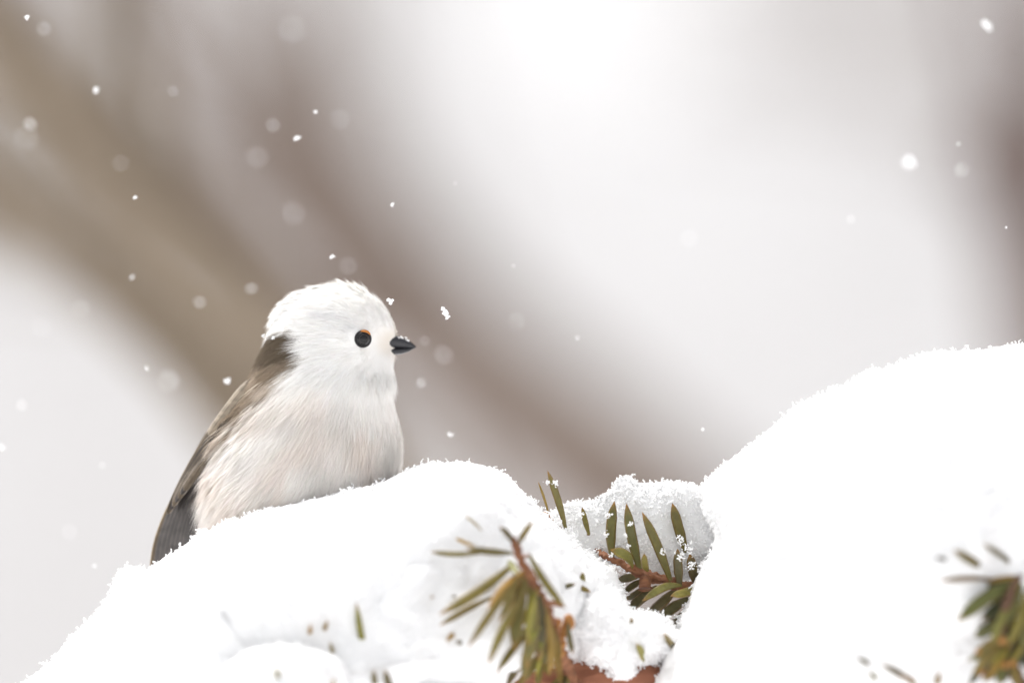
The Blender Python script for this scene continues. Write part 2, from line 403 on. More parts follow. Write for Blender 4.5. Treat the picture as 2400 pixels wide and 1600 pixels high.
# the sprig in focus behind the mounds; crop (1220,1080) x 3.734 of the 2400 frame
def c8(x, y): return ((1220 + x / 3.734) / K, (1080 + y / 3.734) / K)
tw1 = stem('twig', [(*c8(1900, 1500), 0.012), (*c8(1700, 1280), 0.010), (*c8(1500, 1130), 0.006), (*c8(1300, 1052), 0.004), (*c8(1080, 985), 0.002), (*c8(900, 905), 0.002), (*c8(740, 830), 0.004), (*c8(640, 740), 0.011), (*c8(600, 640), 0.014)],
           br1, M_TWIG, [14, 13, 12, 11, 11, 8.5, 7, 4.5, 3], 110, 14, 0.75, 1300)
GR = (0.135, 0.122, 0.028); LT = (0.21, 0.19, 0.04); DK = (0.095, 0.080, 0.028)
for bx, by, tx, ty, w, c, yb, yt, bow in [
    (395, 590, 235, 82, 62, GR, 0.004, 0.000, 0.03), (600, 645, 538, 402, 48, GR, 0.004, 0.000, 0.02),
    (800, 850, 822, 348, 92, GR, 0.003, -0.003, 0.05), (1045, 960, 925, 366, 90, GR, 0.002, -0.004, 0.03),
    (1320, 1060, 1062, 442, 84, GR, 0.003, -0.004, 0.02), (1450, 800, 1328, 366, 90, GR, 0.008, 0.002, 0.02),
    (1395, 1100, 1375, 765, 82, DK, 0.003, 0.000, 0.03), (1550, 1100, 1480, 810, 92, DK, 0.006, 0.003, 0.03),
    (985, 925, 785, 775, 96, LT, 0.001, -0.010, 0.10), (1115, 965, 1082, 805, 62, LT, 0.001, -0.010, 0.06),
    (1410, 1085, 1065, 1225, 74, LT, 0.002, -0.008, 0.10), (1520, 1110, 1312, 1180, 80, LT, 0.003, -0.007, 0.08),
    (1050, 1000, 850, 1030, 78, DK, 0.004, 0.010, 0.05), (1075, 1035, 905, 1150, 60, DK, 0.005, 0.008, 0.04),
    (1110, 1090, 915, 1215, 62, DK, 0.005, 0.011, 0.04), (1200, 1100, 940, 1310, 92, DK, 0.005, 0.009, 0.05),
    (1360, 1120, 1110, 1340, 92, DK, 0.005, 0.011, 0.05), (1470, 1200, 1190, 1400, 96, DK, 0.006, 0.010, 0.05),
    (1490, 1290, 1300, 1470, 100, DK, 0.007, 0.010, 0.05), (1600, 1260, 1440, 1380, 80, DK, 0.008, 0.012, 0.05),
    (250, 480, 153, 178, 22, (0.22, 0.14, 0.03), 0.003, 0.000, 0.03)]:
    needle(tw1, c8(bx, by), c8(tx, ty), yb, yt, w / 3.734 / K, c, bow=bow, facing=random.uniform(-0.15, 0.15))
stem('bud_stalk', [(*c8(1080, 990), 0.002), (*c8(1090, 1060), 0.000), (*c8(1090, 1125), -0.001)], tw1, M_TWIG, [10, 11, 12], 14, 10, 0.5, 900)
stem('side_shoot', [(*c8(165, 450), 0.003), (*c8(225, 470), 0.002), (*c8(260, 500), 0.002), (*c8(295, 545), 0.003)], tw1, M_BUD, [2, 5, 5, 3.5], 14, 8, 0.4, 900)
# the shoot's own stalk runs under the snow back to the twig
stem('side_shoot', [(*c8(290, 540), 0.004), (*c8(430, 620), 0.012), (*c8(600, 640), 0.008)], tw1, M_TWIG, [3, 3, 3], 14, 8, 0.2, 900)

# drooping twig on the front of the big mound; crop (940,1080) x 3.0154
def c3(x, y): return ((940 + x / 3.0154) / K, (1080 + y / 3.0154) / K)
def fy(x, y, off=-0.003): 
    p = c3(x, y); return surf(L_LABEL, *p, default=-0.028) + off
tw_pts = [(800, 545), (822, 650), (880, 770), (945, 890), (1010, 1000), (1065, 1150), (1120, 1330), (1170, 1480), (1230, 1640)]
def yfront(i): return [-0.048, -0.050, -0.051, -0.050, -0.048, -0.044, -0.036, -0.026, -0.016][i]
tw2 = stem('twig', [(*c3(x, y), yfront(i)) for i, (x, y) in enumerate(tw_pts)], br1, M_TWIG, [8, 9, 10, 11, 11, 12, 13, 16, 22], 110, 14, 0.7, 1100)
YG = (0.26, 0.25, 0.03); OR = (0.26, 0.16, 0.03); OL = (0.17, 0.135, 0.032)
for bx, by, tx, ty, w, c, dy in [
    (795, 580, 695, 460, 42, DK, -0.004), (825, 590, 932, 425, 42, OL, -0.004), (790, 650, 450, 618, 62, DK, -0.003), (560, 650, 205, 640, 38, OL, 0.002),
    (520, 600, 380, 542, 26, OR, 0.002), (570, 490, 448, 388, 16, OL, 0.004), (805, 720, 262, 1088, 84, OL, -0.010), (640, 960, 268, 1162, 54, OL, -0.004),
    (860, 790, 468, 1325, 66, OL, -0.014), (920, 870, 610, 1445, 70, OL, -0.012), (905, 660, 1165, 1045, 62, OL, -0.004),
    (880, 830, 800, 1340, 110, GR, -0.006), (920, 850, 880, 1480, 110, GR, -0.004), (960, 900, 970, 1420, 110, DK, 0.000),
    (965, 890, 898, 1305, 34, YG, -0.016), (1045, 1090, 905, 1300, 34, YG, -0.014), (1010, 990, 1085, 1510, 46, OR, -0.012), (1075, 1140, 1125, 1600, 36, OR, -0.010),
    (1065, 1250, 800, 1610, 74, OL, -0.008), (930, 1150, 670, 1500, 60, OL, -0.006), (860, 1250, 500, 1520, 60, OL, -0.004), (985, 1340, 1055, 1520, 50, GR, -0.004),
    (1010, 1050, 860, 1560, 90, GR, 0.002), (830, 760, 690, 1140, 60, OL, -0.006), (1050, 1120, 1130, 1400, 60, OL, 0.000), (940, 1300, 740, 1600, 70, DK, 0.000),
    (720, 1360, 530, 1600, 60, OL, -0.002), (1010, 1350, 960, 1600, 60, OL, -0.002), (760, 700, 830, 800, 60, LT, -0.010), (1180, 1150, 1215, 1360, 44, DK, 0.004)]:
    i = min(range(len(tw_pts)), key=lambda k: abs(tw_pts[k][1] - by)); yb = yfront(i); w = w * 0.86 if w > 50 else w
    needle(tw2, c3(bx, by), c3(tx, ty), yb, min(yb, yfront(i)) + dy, w / 3.0154 / K, c, bow=random.uniform(0.02, 0.07), facing=random.uniform(-0.3, 0.3))
for k in range(22):
    i = random.randrange(2, 8); x0, y0 = tw_pts[i]; a = math.radians(random.uniform(88, 140)); L_ = random.uniform(280, 470)
    needle(tw2, c3(x0, y0), c3(x0 + L_ * math.cos(a), y0 + L_ * math.sin(a)), yfront(i), yfront(i) + random.uniform(-0.012, 0.004), random.uniform(26, 58) / 3.0154 / K,
           random.choice([OL, OL, YG, OR, GR, DK]), bow=random.uniform(0.02, 0.09), facing=random.uniform(-0.7, 0.7))
stem('twig_spur', [(*c3(830, 660), -0.050), (*c3(870, 672), -0.052), (*c3(900, 655), -0.053)], tw2, M_TWIG, [5, 5, 4], 10, 8, 0.4, 800)
stem('twig_spur', [(*c3(1020, 1000), -0.048), (*c3(1090, 1005), -0.047), (*c3(1140, 1020), -0.045)], tw2, M_TWIG, [5, 6, 5], 10, 8, 0.4, 800)

def bud(parent, px, py, y, r):
    c = W(px, py, y); n, m = 10, 10
    th = np.linspace(0, np.pi, n); ph = np.linspace(0, 2 * np.pi, m, endpoint=False)
    v = np.stack([np.sin(th)[:, None] * np.cos(ph)[None], np.sin(th)[:, None] * np.sin(ph)[None], np.cos(th)[:, None] * np.ones(m)[None] * 1.2], -1)
    v = v * (1 + 0.18 * vnoise(v * 2.2 + px))[..., None] * r * K * 1e-4 + c
    return make('bud', v.reshape(-1, 3), grid_faces(n, m, wrap_v=True), M_BUD, parent=parent)
for x, y, r, dy in [(1185, 1140, 15, -0.041), (1110, 1140, 9, -0.043), (1140, 1225, 10, -0.041), (1135, 1290, 10, -0.039), (1130, 1350, 10, -0.037), (1160, 1180, 10, -0.041)]:
    bud(tw2, *c3(x, y), dy, r)

# scattered needles that pierce the snow over hidden side twigs
def poke(parent, crop, base, tip, w, col, label, lift=0.006, tipcol=(0.33, 0.15, 0.03), k=3.0154, wide=0.9):
    b = crop(*base); t = crop(*tip)
    yb = surf(label, *b, default=-0.03) + 0.0022; yt = surf(label, *t, default=yb) - 0.0035
    mx, my = b[0] * 0.7 + t[0] * 0.3, b[1] * 0.7 + t[1] * 0.3
    ym = surf(label, mx, my, default=yb) - 0.0006; over = yb * 0.7 + yt * 0.3 - ym
    if over > 0: yb -= over; yt -= over
    b = (b[0] + (b[0] - t[0]) * 0.25, b[1] + (b[1] - t[1]) * 0.25); yb += 0.003
    needle(parent, b, t, yb, yt, w * wide / k / K, col, tipcol, bow=0.03)
def hidden_twig(parent, pts, rad=8):
    return stem('twig', pts, parent, M_TWIG, [rad, rad * 0.7], 24, 8, 0.3, 600)

tw3 = hidden_twig(br1, [(1450, 1620, -0.010), (1430, 1540, -0.014), (1420, 1440, -0.016), (1370, 1390, -0.014)])
for b, t, w, c in [((1225, 880), (1340, 925), 42, OL), ((1120, 905), (1235, 868), 40, DK), ((1280, 870), (1282, 785), 44, OL), ((1325, 1045), (1445, 910), 36, OR)]:
    poke(tw3, c3, b, t, w, c, L_LABEL)
for b, t, w, c in [((1672, 1255), (1622, 1098), 46, OL), ((1705, 1390), (1660, 1290), 58, LT), ((1935, 1315), (1855, 1215), 48, OL)]:
    poke(tw3, c3, b, t, w, c, C_LABEL)
tw4 = hidden_twig(br1, [(900, 1690, -0.02), (860, 1600, -0.026), (800, 1520, -0.03), (720, 1490, -0.03)])
def c5(x, y): return ((500 + x / 3.92) / K, (1380 + y / 3.92) / K)
for b, t, w, c, lb in [((1405, 600), (1312, 118), 66, (0.20, 0.19, 0.03), L_LABEL), ((892, 440), (897, 320), 42, OR, L_LABEL), ((1020, 410), (1048, 285), 44, OR, L_LABEL),
                       ((1120, 625), (1072, 480), 42, OL, L_LABEL), ((582, 640), (582, 485), 38, OR, F_LABEL), ((600, 890), (585, 700), 50, GR, F_LABEL),
                       ((1085, 900), (1112, 820), 44, OR, F_LABEL), ((1640, 920), (1575, 740), 70, DK, L_LABEL), ((1500, 900), (1470, 740), 60, DK, L_LABEL), ((285, 700), (278, 630), 32, OL, F_LABEL)]:
    poke(tw4, c5, b, t, w, c, lb, k=3.92)
tw5 = hidden_twig(br1, [(1000, 1640, -0.02), (1010, 1500, -0.03), (1040, 1440, -0.034)])
for b, t, w, c in [((395, 1205), (320, 1275), 42, OR), ((440, 1300), (385, 1270), 36, DK), ((385, 945), (355, 965), 24, DK), ((225, 955), (205, 970), 18, OR)]:
    poke(tw5, c3, b, t, w, c, L_LABEL)

# second branch: the tangle at the right edge
br2 = empty('conifer_branch', W(2500, 1800, -0.03), 'bushy dark olive conifer sprig with yellowish tips, jutting from the biggest mound', 'branch')
def c4(x, y): return ((1960 + x / 4.354) / K, (1240 + y / 4.354) / K)
YR = -0.074
tw6 = stem('twig', [(*c4(1880, 470), YR), (*c4(1790, 640), YR - 0.003), (*c4(1700, 900), YR - 0.002), (*c4(1700, 1150), YR + 0.002), (*c4(1850, 1500), YR + 0.008), (*c4(2200, 2200), YR + 0.03), (*c4(2700, 2900), -0.02)],
           br2, M_TWIG2, [7, 9, 11, 13, 16, 20, 26], 50, 10, 0.4, 500)
DG = (0.03, 0.035, 0.010); MG = (0.12, 0.12, 0.025); YL = (0.24, 0.20, 0.03)
for bx, by, tx, ty, w, c, dy in [
    (1860, 490, 1395, 655, 130, DG, 0.004), (1830, 540, 1228, 945, 140, MG, -0.004), (1880, 540, 1570, 1195, 90, LT, -0.006), (1900, 560, 1690, 1010, 80, MG, -0.005), (1930, 640, 1750, 1200, 90, LT, -0.004),
    (1960, 600, 1880, 1300, 110, MG, 0.000), (1800, 640, 1480, 930, 120, DG, 0.000), (1990, 560, 1960, 1250, 120, DG, 0.002), (1900, 480, 1520, 540, 60, OR, 0.002), (2000, 700, 1830, 1350, 100, MG, 0.004),
    (1760, 1080, 1330, 1340, 90, MG, 0.000), (1750, 1120, 1380, 1500, 90, OL, -0.004), (1780, 1150, 1500, 1560, 80, OR, -0.003), (1790, 1250, 1640, 1600, 90, MG, -0.002), (1800, 1300, 1880, 1640, 90, OL, -0.003),
    (1730, 1010, 1420, 1230, 70, OL, -0.006), (1840, 1200, 1950, 1420, 90, DG, 0.000), (1720, 1180, 1340, 1600, 90, DG, 0.004), (1820, 1150, 1620, 1480, 80, DG, 0.006), (1880, 1100, 2020, 1400, 120, DG, 0.004),
    (1760, 1200, 1560, 1380, 60, YL, -0.006), (1900, 1150, 1760, 1400, 60, YL, -0.004)]:
    needle(tw6, c4(bx, by), c4(tx, ty), YR, YR + dy, w / 4.354 / K, c, (0.30, 0.17, 0.04), bow=random.uniform(0.02, 0.08), facing=random.uniform(-0.4, 0.4))
for k in range(26):
    bx, by = random.uniform(1700, 1950), random.uniform(620, 1350); a = math.radians(random.uniform(95, 175)); L_ = random.uniform(260, 420)
    needle(tw6, c4(bx, by), c4(bx + L_ * math.cos(a), by + L_ * math.sin(a)), YR + 0.003, YR + random.uniform(0.0, 0.012), random.uniform(70, 120) / 4.354 / K,
           random.choice([DG, DG, MG, OL, DK]), (0.25, 0.15, 0.04), bow=random.uniform(0.02, 0.08), facing=random.uniform(-0.6, 0.6))
for x, y, r, dy in [(1450, 1240, 7, -0.078), (1720, 1380, 7, -0.076), (1480, 1450, 7, -0.076), (1690, 1130, 8, -0.078), (1800, 1360, 7, -0.078)]:
    bud(tw6, *c4(x, y), dy, r)
tw7 = hidden_twig(br2, [(2480, 1760, -0.04), (2300, 1640, -0.05), (2180, 1590, -0.055)])
for b, t, w, c in [((1490, 370), (1195, 205), 66, YL), ((1760, 350), (1495, 145), 42, OL), ((1150, 335), (1015, 285), 34, DG), ((1530, 515), (1030, 532), 42, OR),
                   ((360, 1400), (205, 1310), 36, OL), ((720, 1540), (470, 1380), 44, OL), ((1035, 1600), (1052, 1460), 46, OR), ((840, 1610), (640, 1470), 40, OR), ((420, 1530), (330, 1450), 40, YG)]:
    poke(tw7, c4, b, t, w, tuple(v * 0.55 for v in c), R_LABEL, k=4.354, wide=1.25)

# ------------------------------------------------------------------ the bird
BY = 0.021                                                     # depth of the body axis
ROWS = np.array([  # frame y, back edge x, breast edge x, half depth
    (656, 772, 786, 6), (662, 740, 815, 38), (674, 704, 843, 70), (692, 668, 870, 96), (714, 648, 888, 114), (738, 636, 901, 124), (762, 624, 909, 129),
    (790, 612, 909, 130), (815, 600, 907, 131), (840, 588, 904, 134), (868, 578, 907, 142), (900, 562, 904, 154), (935, 543, 908, 168), (970, 522, 916, 180),
    (1010, 500, 922, 190), (1050, 486, 922, 196), (1090, 476, 912, 198), (1130, 470, 886, 194), (1175, 470, 856, 184), (1220, 482, 810, 160), (1265, 520, 750, 120), (1295, 570, 690, 70), (1306, 620, 640, 12)], float)
def _rs(col, t):
    return np.interp(t, TT, DENSE[:, col])
_t = np.linspace(0, 1, 400)
DENSE = catmull(ROWS, 400); TT = _t
def body_pt(u, th):
    py = _rs(0, u); xl = _rs(1, u); xr = _rs(2, u); b = _rs(3, u)
    xc = (xl + xr) / 2; a = (xr - xl) / 2
    px = xc + a * np.cos(th)
    face = 0.78 * np.exp(-((py - 792) / 42.0) ** 2) * smooth(0.50, 0.98, np.cos(th))          # the face narrows towards the beak
    y = BY - b * K * 1e-4 * np.sin(th) * (1 - face)
    return Wa(px, py, y)
def body_n(u, th):
    e = 2e-3
    du = body_pt(np.clip(u + e, 0, 1), th) - body_pt(np.clip(u - e, 0, 1), th); dt = body_pt(u, th + e) - body_pt(u, th - e)
    n = np.cross(dt, du); n /= np.linalg.norm(n, axis=-1, keepdims=True) + 1e-15
    c = Wa((_rs(1, u) + _rs(2, u)) / 2, _rs(0, u), BY)
    s = np.sign(np.sum(n * (body_pt(u, th) - c), -1)); s[s == 0] = 1
    return n * s[..., None]
def to_frame(P):
    s = (D + P[..., 1]) / D * 1e-4
    return (P[..., 0] / s + 1200) / K, (800 - (P[..., 2] - H) / s) / K

bird = empty('small_bird', W(640, 1306, BY), 'fluffy round white bird with dark nape and stubby black beak, facing right', 'bird')
BEAK0 = W(888, 792, BY)
EYE_PX = (833, 778)

def plumage_color(P, n):
    """albedo at points of the coat: white face, brown nape and shoulder, buff-washed flanks"""
    px, py = to_frame(P)
    k = vnoise(P * 300 + 17); k2 = vnoise(P * 900 + 5)
    white = np.array([0.94, 0.928, 0.905]); cream = np.array([0.82, 0.745, 0.68]); brown = np.array([0.105, 0.075, 0.045])
    c = np.broadcast_to(white, P.shape).copy()
    def mix(c, col, f): return c * (1 - f[..., None]) + np.asarray(col) * f[..., None]
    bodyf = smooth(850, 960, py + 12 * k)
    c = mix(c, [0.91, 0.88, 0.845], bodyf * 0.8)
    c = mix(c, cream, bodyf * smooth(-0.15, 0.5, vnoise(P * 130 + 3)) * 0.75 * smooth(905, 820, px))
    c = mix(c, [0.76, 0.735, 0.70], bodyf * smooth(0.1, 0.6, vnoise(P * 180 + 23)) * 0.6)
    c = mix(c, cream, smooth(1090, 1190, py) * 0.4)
    c = mix(c, [0.80, 0.73, 0.64], smooth(45, 12, np.hypot(px - 897, (py - 788))) * 0.7)                 # buff lores
    c = mix(c, [0.78, 0.78, 0.785], smooth(0.0, 0.5, vnoise(P * np.array([140, 140, 330]) + 40)) * smooth(34, 8, np.abs(py - 735 - 0.25 * (px - 770))) * smooth(640, 720, px) * smooth(850, 810, px) * 0.6)
    # brown nape patch
    e = 9 * k + 6 * k2
    nape = smooth(754, 766, py + e - 0.10 * (px - 640)) * smooth(872, 842, py + e + 0.35 * (px - 640)) * smooth(710, 688, px + e)
    c = mix(c, brown, nape * 0.97)
    # streaked shoulder
    edge = np.interp(py, [800, 850, 900, 950, 1000, 1040, 1100, 1300], [700, 690, 628, 570, 525, 490, 440, 400])
    sh = smooth(18, -18, px - edge + 26 * k + 10 * k2) * smooth(812, 850, py)
    st = smooth(-0.1, 0.25, vnoise(P * np.array([200, 200, 420]) + 60))
    c = mix(c, [0.50, 0.41, 0.32], sh * 0.85)
    c = mix(c, [0.14, 0.10, 0.06], sh * st * smooth(600, 560, px - 0.0 * py) * 0.95)
    c = mix(c, [0.22, 0.165, 0.11], sh * st * 0.8)
    return np.clip(c, 0, 1)

def flow(P, n):
    px, py = to_frame(P)
    head = P - BEAK0; head[..., 1] *= 0.9; head /= np.linalg.norm(head, axis=-1, keepdims=True)
    fx = np.interp(px, [450, 560, 720, 850, 920], [-1.0, -0.9, -0.55, -0.2, 0.0])
    body = np.stack([fx, -0.05 * np.ones_like(fx), -np.interp(px, [450, 600, 720], [0.65, 0.8, 1.0])], -1); body /= np.linalg.norm(body, axis=-1, keepdims=True)
    f = smooth(815, 900, py + 0.25 * (px - 800))[..., None]
    d = head * (1 - f) + body * f
    d -= n * np.sum(d * n, -1, keepdims=True)
    return d / (np.linalg.norm(d, axis=-1, keepdims=True) + 1e-12)

# body skin: one closed surface
nu, nt = 140, 96
uu, tt = np.meshgrid(np.linspace(0.0, 1, nu), np.linspace(0, 2 * np.pi, nt, endpoint=False), indexing='ij')
Pb = body_pt(uu, tt); Nb = body_n(uu, tt)
V = Pb.reshape(-1, 3); F = [tuple(q) for q in grid_faces(nu, nt, wrap_v=True).tolist()] + [tuple(range(nt))[::-1], tuple(range((nu - 1) * nt, nu * nt))]
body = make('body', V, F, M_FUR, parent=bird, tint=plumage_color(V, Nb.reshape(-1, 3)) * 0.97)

# eye position on the near side, and its mirror on the far side
def eye_center(side):
    u = np.interp(EYE_PX[1], DENSE[:, 0], TT); xl, xr, b = _rs(1, u), _rs(2, u), _rs(3, u)
    ct = (EYE_PX[0] - (xl + xr) / 2) / ((xr - xl) / 2); th = side * math.acos(ct)
    p = body_pt(np.array([u]), np.array([th]))[0]; n = body_n(np.array([u]), np.array([th]))[0]
    n = n * 0.45 + np.array([0.06, -0.55 * side, 0.0]); n /= np.linalg.norm(n)
    return p + n * 0.0003, n
EYES = [eye_center(1), eye_center(-1)]

def plumage(name, n_clump, per, umin, umax, length, width, lift, spread, label=None, weight=None, forward=False):
    # area-weighted roots
    m = n_clump * 8
    u = rng.uniform(umin, umax, m); th = rng.uniform(0, 2 * np.pi, m)
    e = 2e-3
    area = np.linalg.norm(np.cross(body_pt(np.clip(u + e, 0, 1), th) - body_pt(u, th), body_pt(u, th + e) - body_pt(u, th)), axis=-1)
    # coat the camera half and both silhouettes thickly, the far side thinner
    area *= np.where(np.sin(th) > -0.35, 1.0, 0.4)
    if weight is not None: area = area * weight(*to_frame(body_pt(u, th)), np.sin(th)) + 1e-16
    pick = rng.choice(m, n_clump, p=area / area.sum()); u = u[pick]; th = th[pick]
    P = body_pt(u, th); Nn = body_n(u, th)
    T = flow(P, Nn)
    if forward: T = T * 0.15 + np.array([1.0, 0, 0.05])
    T = T + rng.normal(size=T.shape) * 0.10; T -= Nn * np.sum(T * Nn, -1, keepdims=True); T /= np.linalg.norm(T, axis=-1, keepdims=True)
    Lc = length(*to_frame(P)) * rng.uniform(0.75, 1.25, n_clump) * MM
    ac = np.radians(lift(*to_frame(P)) * rng.uniform(0.6, 1.5, n_clump))
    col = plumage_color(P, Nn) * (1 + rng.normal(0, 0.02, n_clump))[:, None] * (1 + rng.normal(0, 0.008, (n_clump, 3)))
    R = np.repeat
    P = R(P, per, 0); Nn = R(Nn, per, 0); T = R(T, per, 0); Lc = R(Lc, per); ac = R(ac, per); col = R(col, per, 0)
    n = len(P)
    S = np.cross(Nn, T)
    o1 = rng.normal(0, spread, n) * MM; o2 = rng.normal(0, spread, n) * MM
    root = P + S * o1[:, None] + T * o2[:, None] - Nn * 0.3 * MM
    Ls = Lc * rng.uniform(0.7, 1.1, n); a = ac + rng.normal(0, 0.05, n)
    conv = rng.uniform(-0.2, 0.75, n)
    s = np.array([0, 0.35, 0.7, 1.0])
    pts = root[:, None] + (T[:, None] * (np.cos(a)[:, None] * s)[..., None] + Nn[:, None] * (np.sin(a)[:, None] * (s - 0.35 * s ** 2))[..., None]) * Ls[:, None, None]
    pts -= S[:, None] * ((o1 * conv)[:, None] * s ** 1.5)[..., None]
    pts += np.array([0, 0, -1.0])[None, None] * (Ls[:, None] * 0.05 * s ** 2)[..., None]
    pts += rng.normal(0, 0.05 * MM, pts.shape) * s[None, :, None]
    # part the coat around eyes
    keep = np.ones(n, bool)
    for ec, en in EYES:
        d = pts - ec; d = d - en * np.sum(d * en, -1, keepdims=True) * 0.85
        keep &= (np.linalg.norm(d, axis=-1).min(1) > 2.05 * MM)
    bx, by = to_frame(pts); keep &= forward | ~((bx > 894) & (np.abs(by - 793) < 14)).any(1)
    pts, Nn, T, S, col = pts[keep], Nn[keep], T[keep], S[keep], col[keep]; n = len(pts)
    tw = rng.uniform(-0.55, 0.55, n); Wd = S * np.cos(tw)[:, None] + Nn * np.sin(tw)[:, None]
    w = rng.uniform(0.6, 1.3, n) * width * MM
    prof = np.array([1.0, 0.95, 0.6, 0.06])
    A = pts + Wd[:, None] * (w[:, None] * prof)[..., None] * 0.5; B = pts - Wd[:, None] * (w[:, None] * prof)[..., None] * 0.5
    V = np.stack([A, B], 2).reshape(n, 8, 3)
    q = np.array([[0, 1, 3, 2], [2, 3, 5, 4], [4, 5, 7, 6]])
    F = (q[None] + (np.arange(n) * 8)[:, None, None]).reshape(-1, 4)
    col = np.clip(col * (1 + rng.normal(0, 0.025, n))[:, None], 0.02, 0.95)
    tint = np.repeat(col, 8, 0)
    nn = Nn + rng.normal(0, 0.12, Nn.shape) + S * np.sin(tw)[:, None] * 0.12; nn /= np.linalg.norm(nn, axis=-1, keepdims=True)
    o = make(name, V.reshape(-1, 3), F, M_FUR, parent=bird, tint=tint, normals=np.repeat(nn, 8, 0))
    tag(o, label, kind='stuff')
    return o

u_neck = np.interp(850, DENSE[:, 0], TT); u_top = np.interp(660, DENSE[:, 0], TT); u_bot = np.interp(1250, DENSE[:, 0], TT)
plumage('head_plumage', 6500, 7, 0.003, u_neck + 0.03,
        lambda px, py: np.interp(np.hypot(px - 890, py - 792), [0, 30, 80, 200], [0.9, 1.6, 3.0, 4.6]),
        0.085, lambda px, py: np.interp(np.hypot(px - 890, py - 792), [0, 60, 200], [20, 15, 14]), 0.36, label='short white head feathers with a brown nape patch')
plumage('body_plumage', 9500, 9, u_neck - 0.02, u_bot,
        lambda px, py: np.interp(px, [440, 560, 800, 920], [7.0, 7.0, 6.0, 4.0]),
        0.10, lambda px, py: np.interp(px, [440, 540, 700, 860, 920], [22, 14, 8, 7, 6]), 0.70, label='long loose white and buff breast and flank feathers')

plumage('crown_tuft', 240, 7, 0.003, u_neck,
        lambda px, py: np.interp(np.hypot(px - 890, py - 792), [0, 30, 80, 200], [1.4, 2.2, 3.4, 4.8]),
        0.27, lambda px, py: np.interp(np.hypot(px - 890, py - 792), [0, 60, 120, 200], [30, 36, 34, 25]), 0.22, label='spiky loose feather tips on the crown',
        weight=lambda px, py, sn: smooth(0.7, 0.3, np.abs(sn)) * np.where(px < 850, 1.0, 0.0) * smooth(768, 712, py))
plumage('beak_bristle', 60, 5, np.interp(755, DENSE[:, 0], TT), np.interp(830, DENSE[:, 0], TT), lambda px, py: 1.9 + 0 * px,
        0.10, lambda px, py: 14 + 0 * px, 0.25, label='short buff bristles around the beak base', forward=True,
        weight=lambda px, py, sn: (np.hypot(px - 900, py - 793) < 30) * 1.0)
plumage('flank_wisp', 620, 6, u_neck, u_bot,
        lambda px, py: np.interp(px, [440, 560, 800, 920], [7.5, 7.5, 6.5, 3.5]),
        0.16, lambda px, py: np.interp(px, [440, 540, 700, 860, 920], [34, 24, 13, 10, 9]), 0.35, label='stray wispy flank feather tips',
        weight=lambda px, py, sn: np.maximum(smooth(640, 540, px), 0.03) * (sn > -0.3))

# flight feathers
def feather(name, parent, path, width, col, edge, facing, n=26, camber=0.15, tipround=0.12):
    """vane with raised shaft; path of (frame x, frame y, depth)"""
    P = catmull(np.array([W(a, b, c) for a, b, c in path]), n)
    T = np.gradient(P, axis=0); T /= np.linalg.norm(T, axis=1, keepdims=True)
    f = np.asarray(facing, float); f /= np.linalg.norm(f)
    N = f[None] - T * (T @ f)[:, None]; N /= np.linalg.norm(N, axis=1, keepdims=True)
    S = np.cross(T, N)
    s = np.linspace(0, 1, n)
    prof = np.clip(0.35 + 3 * s, 0, 1) * np.sqrt(np.clip(1 - np.clip((s - (1 - tipround)) / tipround, 0, 1) ** 2, 0.02, 1))
    ac = np.array([-1, -0.75, -0.35, -0.09, 0, 0.09, 0.35, 0.75, 1.0]); lf = np.array([-camber, -camber * .55, -camber * .1, 0, 0.09, 0, -camber * .1, -camber * .55, -camber])
    w = width * K * 1e-4 / 2
    V = P[:, None] + S[:, None] * (prof[:, None] * ac[None] * w)[..., None] + N[:, None] * (prof[:, None] * lf[None] * w)[..., None]
    back = V - N[:, None] * 0.00007
    k = len(ac); allv = np.concatenate([V, back[:, ::-1]], 1)
    F = [tuple(q) for q in grid_faces(n, 2 * k, wrap_v=True).tolist()] + [tuple(range(2 * k))[::-1], tuple(range((n - 1) * 2 * k, n * 2 * k))]
    aw = np.concatenate([ac, ac[::-1]])
    e = (np.abs(aw) > 0.9)[None, :, None] * np.ones((n, 1, 1)) * 0.8
    tint = np.array(col) * (1 - e) + np.array(edge) * e
    tint = tint * (1 + 0.25 * vnoise(allv * np.array([500, 500, 1600]))[..., None])
    return make(name, allv.reshape(-1, 3), F, M_FEATHER, parent=parent, tint=np.clip(tint, 0, 1).reshape(-1, 3))

BR = (0.105, 0.08, 0.055); BRD = (0.05, 0.042, 0.038); PALE = (0.42, 0.36, 0.30); TAIL = (0.085, 0.078, 0.074)
for side in (1, -1):
    def yy(off): return BY - side * off
    fc = (-0.55, -0.80 * side, 0.2)
    wing = feather('wing', bird, [(600, 858, yy(0.0050)), (556, 912, yy(0.0038)), (510, 974, yy(0.0026)), (468, 1036, yy(0.0018)), (438, 1086, yy(0.001))], 58, BR, PALE, fc, camber=0.2, tipround=0.4)
    tag(wing, 'folded brown wing lying along the back')
    for k in range(7):
        o = k * 5.2
        feather('wing_feather', wing, [(556 + o, 900, yy(0.0034 + 0.0005 * k)), (500 + o, 968, yy(0.0028 + 0.0005 * k)), (452 + o * 1.0, 1042, yy(0.002 + 0.0005 * k)), (414 + o * 1.05, 1112 - 4 * k, yy(0.001 + 0.0005 * k)), (384 + o * 1.2, 1180 - 9 * k, yy(0.0002 + 0.0005 * k))],
                20, BR if k % 2 == 0 else BRD, PALE if k in (0, 2, 5) else (0.2, 0.16, 0.12), fc, camber=0.2)
    for k in range(4):
        o = k * 9
        feather('covert', wing, [(566 + o, 880 + 6 * k, yy(0.0042)), (520 + o, 938 + 6 * k, yy(0.0038)), (478 + o, 998 + 6 * k, yy(0.003))], 22, (0.30, 0.25, 0.19) if k == 0 else BR, (0.5, 0.44, 0.37), fc, camber=0.25, tipround=0.3)
tail = None
